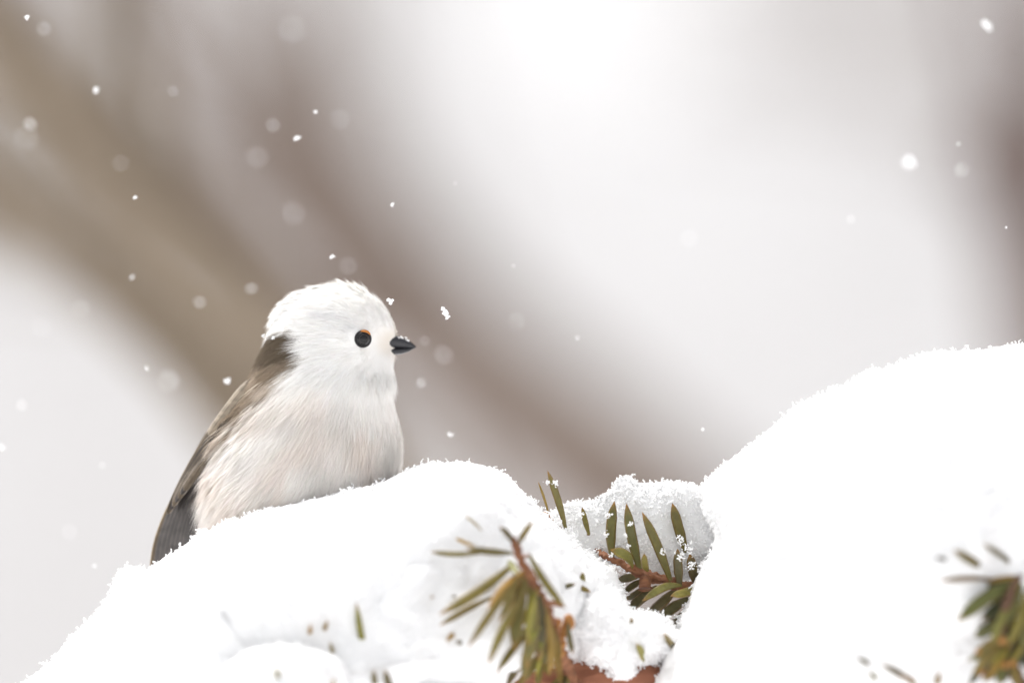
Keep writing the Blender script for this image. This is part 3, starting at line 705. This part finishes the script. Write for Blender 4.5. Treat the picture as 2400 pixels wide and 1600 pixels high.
for k in range(8):
    o = [0, 10, 20, 30, 40, 50, 60, 68][k]
    yk = BY + 0.003 - 0.0007 * k
    f = feather('tail' if k == 0 else 'tail_feather', bird if k == 0 else tail,
                [(476 + o * 0.35, 1030, yk), (428 + o * 0.6, 1105, yk), (390 + o * 0.85, 1175, yk), (364 + o, 1245, yk), (354 + o * 1.1, 1310, yk), (346 + o * 1.15, 1420, yk), (350 + o * 1.2, 1530, yk)],
                26 if k == 0 else 30, BR if k == 0 else TAIL, (0.45, 0.34, 0.2) if k == 0 else (0.12, 0.10, 0.09), (-0.35, -0.9, 0.1), n=40, camber=0.12)
    if k == 0: tail = f; tag(f, 'long dark tail going down into the snow')

# under-tail fluff
# beak
def mandible(name, parent, top, bot, wid, mat):
    n = 20; x = np.linspace(884, 955, n)
    zt = np.interp(x, *zip(*top)); zb = np.interp(x, *zip(*bot)); wd = np.interp(x, *zip(*wid))
    th = np.linspace(0, 2 * np.pi, 16, endpoint=False)
    py = ((zt + zb) / 2)[:, None] - ((zb - zt) / 2)[:, None] * np.sin(th)[None]
    V = Wa(np.repeat(x[:, None], 16, 1), py, BY - (wd[:, None] * np.cos(th)[None]) * K * 1e-4)
    F = [tuple(q) for q in grid_faces(n, 16, wrap_v=True).tolist()] + [tuple(range(16))[::-1], tuple(range((n - 1) * 16, n * 16))]
    return make(name, V.reshape(-1, 3), F, mat, parent=parent)
M_BEAK = plain_material('black_horn', (0.022, 0.022, 0.026), 0.38, 0.5)
WD = [(884, 17), (900, 16), (920, 12), (940, 6), (955, 0.8)]
beak = mandible('beak', bird, [(884, 768), (905, 769.5), (922, 773.5), (938, 781), (949, 789), (956, 796)], [(884, 800), (920, 800), (945, 799.5), (955, 798.5)], WD, M_BEAK)
mandible('lower_mandible', beak, [(884, 799), (920, 799.3), (943, 799), (955, 797.5)], [(884, 814), (905, 815), (922, 813), (938, 808), (948, 802), (955, 798.5)], [(a, b * 0.9) for a, b in WD], M_BEAK)

# eyes
M_EYE = plain_material('dark_eye', (0.010, 0.009, 0.009), 0.12, 0.25, 0.15)
M_IRIS = plain_material('dark_iris', (0.035, 0.032, 0.032), 0.3, 0.2, 0.1)
M_LID = plain_material('orange_eyelid', (0.46, 0.16, 0.025), 0.5, 0.4)
M_RIM = plain_material('dark_eye_rim', (0.03, 0.028, 0.03), 0.5, 0.3)
def ring(c, n, r0, r1, a0, a1, steps, up, lift):
    S = np.cross(n, up); S /= np.linalg.norm(S); U = np.cross(S, n)
    a = np.linspace(a0, a1, steps)
    taper = np.sin(np.linspace(0, np.pi, steps)) ** 0.5 if abs(a1 - a0) < 6 else np.ones(steps)
    V = []
    for i in range(steps):
        d = S * math.cos(a[i]) + U * math.sin(a[i]); rm = (r0 + r1) / 2; hw = (r1 - r0) / 2 * taper[i]
        for b in np.linspace(0, 2 * np.pi, 8, endpoint=False):
            V.append(c + d * (rm + hw * math.cos(b)) + n * (lift + hw * 0.6 * math.sin(b)))
    F = [tuple(q) for q in grid_faces(steps, 8, wrap_v=True).tolist()]
    return np.array(V), F
for ec, en in EYES:
    n, m = 20, 28; r = 1.98 * MM; c = ec - en * 0.85 * MM
    th = np.linspace(0, np.pi, n); ph = np.linspace(0, 2 * np.pi, m, endpoint=False)
    v = np.stack([np.sin(th)[:, None] * np.cos(ph)[None], np.sin(th)[:, None] * np.sin(ph)[None], np.cos(th)[:, None] * np.ones(m)[None]], -1) * r + c
    eye = make('eye', v.reshape(-1, 3), grid_faces(n, m, wrap_v=True), M_EYE, parent=bird)
    V, F = ring(c, en, 0.85 * MM, 1.12 * MM, 0, 2 * np.pi, 40, np.array([0, 0, 1.0]), 1.64 * MM); make('iris', V, F, M_IRIS, parent=eye)
    V, F = ring(ec, en, 1.65 * MM, 2.1 * MM, 0, 2 * np.pi, 40, np.array([0, 0, 1.0]), 0.05 * MM); make('eye_rim', V, F, M_RIM, parent=eye)
    V, F = ring(ec, en, 1.62 * MM, 2.2 * MM, math.radians(66), math.radians(152), 24, np.array([0, 0, 1.0]), 0.55 * MM)
    tag(make('eyelid', V, F, M_LID, parent=eye), 'orange upper eyelid')

# ------------------------------------------------------------------ loose snow: clumps and falling flakes
def flake_mesh(seed, lumps=14, heart=False):
    r = np.random.default_rng(seed)
    if heart:
        c = np.array([[-0.5, 0, 0.35], [0.5, 0, 0.35], [-0.3, 0, 0], [0.3, 0, 0], [0, 0, -0.35], [0, 0, -0.65], [0, .1, 0.05], [-.65, 0, .15], [.65, 0, .15]]); s = r.uniform(0.28, 0.42, len(c))
    else:
        c = np.zeros((lumps, 3))
        for i in range(1, lumps):
            d = r.normal(size=3); d /= np.linalg.norm(d); c[i] = c[r.integers(0, i)] * 0.9 + d * 0.36
        s = r.uniform(0.2, 0.42, lumps)
    c = c - c.mean(0); sc_ = 1.0 / max(1e-6, np.abs(c).max() + 0.25)
    v, f = crystals(c * sc_, s * sc_ * 1.2)
    me = bpy.data.meshes.new('snowflake'); me.from_pydata(v.tolist(), [], f.tolist()); me.materials.append(M_CRYS)
    return me
FL = [flake_mesh(i, 10 + i * 2) for i in range(6)]; FH = flake_mesh(9, heart=True)
def flake(px, py, y, r, label, group, mesh=None, name='snowflake', cat='snowflake'):
    o = bpy.data.objects.new(name, mesh or random.choice(FL)); COL.objects.link(o)
    o.location = W(px, py, y); r = r * (0.82 if group == SOFT[1] else 1.0); o.scale = (r * K * 1e-4 * (D + y) / D,) * 3
    o.rotation_euler = (0, 0, 0) if mesh is FH else (random.uniform(0, 6), random.uniform(0, 6), random.uniform(0, 6))
    tag(o, label, cat, group)
    return o
SHARP = ('crisp tiny snowflake falling through the air before the blurred background', 'crisp falling snowflakes')
SOFT = ('faint blurred snowflake disc drifting through the air', 'blurred drifting snowflakes')
for x, y, r in [(62, 40, 9), (220, 208, 10), (725, 257, 8), (311, 453, 6), (901, 470, 7), (763, 589, 7), (304, 636, 6), (1045, 422, 3.5), (1179, 611, 3.5), (682, 318, 9), (1035, 998, 7),
                (1614, 986, 5), (2311, 522, 4), (2202, 330, 4), (338, 845, 6), (217, 1299, 5), (523, 875, 9), (4, 1027, 9), (1327, 775, 4)]:
    flake(x, y, random.choice((-1, 1)) * random.uniform(0.015, 0.06), r * 0.95, *SHARP)
flake(1024, 720, 0.004, 15, 'largest crisp snowflake, falling in front of the forehead and beak', None)
flake(897, 691, 0.004, 8, 'heart-shaped tiny snowflake right above the forehead and beak', None, FH)
flake(2268, 60, -0.07, 15, 'chunky bright snowflake high above the biggest mound', None)
flake(2088, 374, -0.09, 19, 'big soft-edged bright snowflake above the biggest mound', None)
for x, y, rb, r in [(577, 662, 13, 9), (458, 694, 14, 8), (627, 288, 16, 9), (968, 878, 13, 9), (2210, 390, 19, 11), (1186, 738, 22, 8), (675, 487, 30, 11), (387, 873, 24, 14), (592, 361, 28, 11),
                    (780, 275, 26, 10), (672, 66, 30, 12), (100, 66, 18, 9), (70, 285, 16, 9), (278, 375, 22, 8), (50, 930, 14, 9), (235, 1068, 10, 6), (398, 210, 14, 7), (186, 708, 20, 8),
                    (975, 783, 12, 6), (1020, 815, 24, 9), (1955, 503, 12, 8), (1582, 548, 20, 9), (800, 610, 20, 7), (60, 318, 28, 10), (95, 750, 26, 8), (160, 1220, 18, 7)]:
    z = 2 * rb * K * 1e-4 / 0.0268
    flake(x, y, z * 0.97 if (x * 7 + y) % 3 else -z * 0.95, r, *SOFT)

def clump(px, py, y, r, n, label, group=None, flat=(1, 1, 1)):
    c = rng.normal(size=(n, 3)) * np.array(flat) * r * 0.45 * K * 1e-4 + W(px, py, y)
    v, f = crystals(c, rng.uniform(0.16, 0.34, n) * MM)
    o = make('snow_clump', v, f, M_CRYS, shade=False); tag(o, label, 'snow', group)
    return o
clump(921, 775, BY - 0.0006, 8, 16, 'tiny snow clump resting on top of the black beak', flat=(1.5, 0.8, 0.4))
clump(933, 782, BY - 0.0005, 7, 14, 'second tiny snow clump on the beak, nearer its tip', flat=(1.0, 0.8, 0.8))
clump(604, 771, BY - 0.004, 5, 12, 'bright snow speck stuck on the outer edge of the brown nape')
clump(627, 775, BY - 0.0105, 4, 9, 'small snow speck in the middle of the brown nape')
for x, y, z, r, n in [(*c8(240, 190), -0.001, 6, 14), (*c8(305, 195), -0.002, 9, 22), (*c8(525, 470), -0.002, 9, 22), (*c8(775, 480), -0.004, 8, 18), (*c8(960, 550), -0.005, 7, 12), (*c8(1235, 790), -0.004, 8, 16),
                      (*c8(1400, 840), -0.002, 13, 40), (*c8(1500, 920), 0.000, 12, 36), (*c8(800, 820), -0.006, 8, 16), (*c8(745, 640), -0.002, 7, 14), (*c8(915, 650), -0.004, 5, 10), (*c8(940, 740), -0.003, 6, 12),
                      (*c8(430, 600), 0.0, 12, 36), (*c8(1395, 680), 0.0, 12, 34), (*c8(1470, 770), 0.0, 14, 40)]:
    clump(x, y, z, r, n, 'grainy snow crumb clinging to the upright green needles', 'snow crumbs on the green sprig')

# ------------------------------------------------------------------ setting: ground, hillside, bare shrubs far out of focus
def terrain(name, xs, ys, zf, mat):
    X, Y = np.meshgrid(xs, ys, indexing='ij'); Z = zf(X, Y)
    o = make(name, np.stack([X, Y, Z], -1).reshape(-1, 3), grid_faces(len(xs), len(ys)), mat); tag(o, kind='structure'); return o
def ground_snow_mat(name, c1, c2, scale):
    m, n, l, b = new_mat(name); b.inputs['Roughness'].default_value = 0.9
    tc = n.new('ShaderNodeTexCoord'); nz = n.new('ShaderNodeTexNoise'); nz.inputs['Scale'].default_value = scale; nz.inputs['Detail'].default_value = 5
    rp = n.new('ShaderNodeValToRGB'); rp.color_ramp.elements[0].position = 0.38; rp.color_ramp.elements[1].position = 0.62
    rp.color_ramp.elements[0].color = (*c1, 1); rp.color_ramp.elements[1].color = (*c2, 1)
    l.new(tc.outputs['Object'], nz.inputs['Vector']); l.new(nz.outputs['Fac'], rp.inputs[0]); l.new(rp.outputs[0], b.inputs['Base Color'])
    return m
M_GROUND = ground_snow_mat('snow_cover', (0.80, 0.80, 0.82), (0.88, 0.88, 0.89), 0.7)
M_HILL = ground_snow_mat('snow_over_scrub', (0.46, 0.448, 0.446), (0.57, 0.565, 0.568), 1.6)
gx = np.concatenate([[-2500, -600, -150], np.linspace(-40, 40, 60), [150, 600, 2500]]); 
terrain('snow_ground', gx, np.concatenate([[-2500, -600, -150], np.linspace(-40, 40, 60), [150, 600, 2500]]), lambda X, Y: 0.06 * vnoise(np.stack([X * .8, Y * .8, 0 * X], -1)), M_GROUND)
def hill(X, Y):
    r = smooth(9.0, 24.0, Y) * 17 + 0.15 * vnoise(np.stack([X * .7, Y * .7, 0 * X + 4], -1)) + 0.5 * vnoise(np.stack([X * .15, Y * .15, 0 * X + 8], -1))
    return r - 0.4
terrain('snowy_hillside', np.concatenate([np.linspace(-70, -4, 50), np.linspace(-3.9, 3.9, 110), np.linspace(4, 70, 50)]), np.concatenate([np.linspace(8.5, 17, 130), np.linspace(17.3, 26, 30), np.linspace(28, 90, 20)]), hill, M_HILL)

M_OLIVE = bark_material('mossy_bark', (0.15, 0.115, 0.078), (0.25, 0.20, 0.145), 25)
M_GREYBR = bark_material('grey_brown_bark', (0.145, 0.108, 0.086), (0.23, 0.18, 0.148), 25)
M_MAUVE = bark_material('dark_mauve_bark', (0.10, 0.068, 0.057), (0.17, 0.125, 0.108), 25)

def shrub(label, stems, mat, twigs=10, group=None, taper=(0.6, 0.75, 1.0, 1.7)):
    """bare multi-stem shrub rooted on the ground; stems = (frame path, depth, radius in frame units at focal plane)"""
    roots = []
    objs = []
    first = True; root = None
    for path, y, r in stems:
        pts = [W(a, b, y + dy) for a, b, dy in path]
        r0 = r * K * 1e-4 * (D + y) / D
        end = pts[-1]; d = pts[-1] - pts[-2]; d /= np.linalg.norm(d)
        L = (end[2] + 0.05) / max(0.25, -d[2])
        for q in (0.35, 0.7, 1.0):
            e = end + d * L * q; e = np.array([e[0] * (1 - 0.1 * q) + end[0] * 0.1 * q, e[1], H * 0 + end[2] - (end[2] + 0.05) * q]); pts.append(e)
        if root is None:
            root = empty('bare_shrub', (pts[-1][0], pts[-1][1], 0.0), label, 'shrub', group)
        P = catmull(np.array(pts), 70)
        rr = r0 * np.interp(np.linspace(0, 1, 70), [0, 0.15, 0.45, 1], taper)
        v, f = tube(P, rr, 12, 0.25, 8)
        st = make('stem', v, f, mat, parent=root)
        for k in range(twigs):
            i = int(rng.integers(2, 42)); T = P[max(i - 2, 0)] - P[i]; T /= np.linalg.norm(T)
            side = rng.normal(size=3) * np.array([0.5, 0.5, 0.5]); dd = T + side * 0.75; dd /= np.linalg.norm(dd)
            Lt = rng.uniform(0.06, 0.22) * (D + y) / D
            q = np.linspace(0, 1, 9)[:, None]
            tp = P[i] + dd * q * Lt + np.array([0, 0, 1]) * q ** 2 * Lt * 0.12 + rng.normal(size=3) * q ** 2 * Lt * 0.12
            v, f = tube(tp, r0 * np.linspace(0.34, 0.08, 9), 6)
            make('side_twig', v, f, mat, parent=st)
    return root

shrub('olive-brown leaning stems of a blurred shrub behind the bird', [
    ([(-260, -240, 0), (-60, -20, 0), (130, 205, 0), (330, 430, 0), (520, 640, 0), (720, 900, 0), (900, 1200, 0)], 0.9, 84),
    ([(-420, 130, 0), (-180, 330, 0), (60, 520, 0), (280, 690, 0), (480, 880, 0), (700, 1150, 0)], 0.95, 66),
    ([(-300, 20, 0), (-20, 230, 0), (220, 460, 0), (420, 640, 0), (640, 860, 0), (830, 1200, 0)], 1.3, 50),
    ([(-60, -60, 0), (140, 170, 0), (330, 380, 0), (520, 590, 0), (700, 820, 0), (860, 1150, 0)], 1.9, 34),
    ([(-200, 180, 0), (60, 400, 0), (280, 600, 0), (480, 790, 0), (680, 1100, 0)], 1.9, 30)], M_OLIVE, 6)
shrub('grey-brown leaning stems of a wide blurred shrub between bird and mounds', [
    ([(620, 60, 0), (700, 210, 0), (800, 380, 0), (980, 660, 0), (1200, 880, 0), (1450, 1040, 0), (1750, 1300, 0)], 2.2, 90),
    ([(660, 60, 0), (770, 240, 0), (880, 430, 0), (1070, 690, 0), (1300, 900, 0), (1560, 1110, 0)], 2.6, 70),
    ([(480, 140, 0), (560, 280, 0), (670, 430, 0), (850, 680, 0), (1080, 880, 0), (1300, 1010, 0), (1600, 1250, 0)], 2.4, 92),
    ([(760, 160, 0), (820, 300, 0), (900, 460, 0), (1040, 690, 0), (1250, 880, 0), (1520, 1060, 0)], 3.0, 44),
    ([(330, 160, 0), (450, 330, 0), (600, 510, 0), (780, 720, 0), (980, 900, 0), (1250, 1150, 0)], 2.6, 50)], M_GREYBR, 5, taper=(0.1, 0.6, 1.0, 1.2))
shrub('dark mauve-brown stems of a blurred shrub behind the biggest mound', [
    ([(2440, 180, 0), (2420, 300, 0), (2390, 440, 0), (2410, 620, 0), (2460, 900, 0)], 1.9, 110),
    ([(2190, 330, 0), (2270, 390, 0), (2340, 470, 0), (2400, 600, 0), (2460, 900, 0)], 1.7, 110),
    ([(1900, -200, 0), (1980, 60, 0), (2100, 260, 0), (2280, 460, 0), (2400, 700, 0)], 2.6, 7)], M_MAUVE, 3, taper=(0.3, 0.7, 1.1, 1.3))

# snowy bush added to whiten the blurred background at top centre
sb = empty('bright_patch_bush', (1.9, 8.0, 0.0), 'snowy bush added as a bright blurred patch far behind, above the green sprig', 'bush')
for k, (px, py, y, rx, rz) in enumerate([(1350, 10, 7.8, 140, 80), (1260, -110, 8.1, 130, 90), (1460, -10, 7.7, 120, 80), (1400, -230, 8.2, 200, 110), (1390, 110, 7.9, 80, 50)]):
    c = W(px, py, y); sx = rx * K * 1e-4 * (D + y) / D; sz = rz * K * 1e-4 * (D + y) / D
    n, m = 30, 44
    th = np.linspace(0, np.pi, n); ph = np.linspace(0, 2 * np.pi, m, endpoint=False)
    d = np.stack([np.sin(th)[:, None] * np.cos(ph)[None], np.sin(th)[:, None] * np.sin(ph)[None], np.cos(th)[:, None] * np.ones(m)[None]], -1)
    v = c + d * np.array([sx, sx * 0.8, sz]) * (1 + 0.22 * vnoise(d * 2.4 + k * 5) + 0.08 * vnoise(d * 7 + k))[..., None]
    make('bright_patch_pad', v.reshape(-1, 3), grid_faces(n, m, wrap_v=True), M_SNOW, parent=sb)
    g = np.array([1.9 + 0.06 * k, 8.0, -0.02])
    P = catmull(np.array([c, c * 0.6 + g * 0.4 + np.array([0.35, 0, 0.45]), c * 0.2 + g * 0.8 + np.array([0.1, 0, 0.2]), g]), 24)
    v, f = tube(P, np.linspace(0.004, 0.016, 24), 10, 0.2, 8); make('stem', v, f, M_GREYBR, parent=sb)
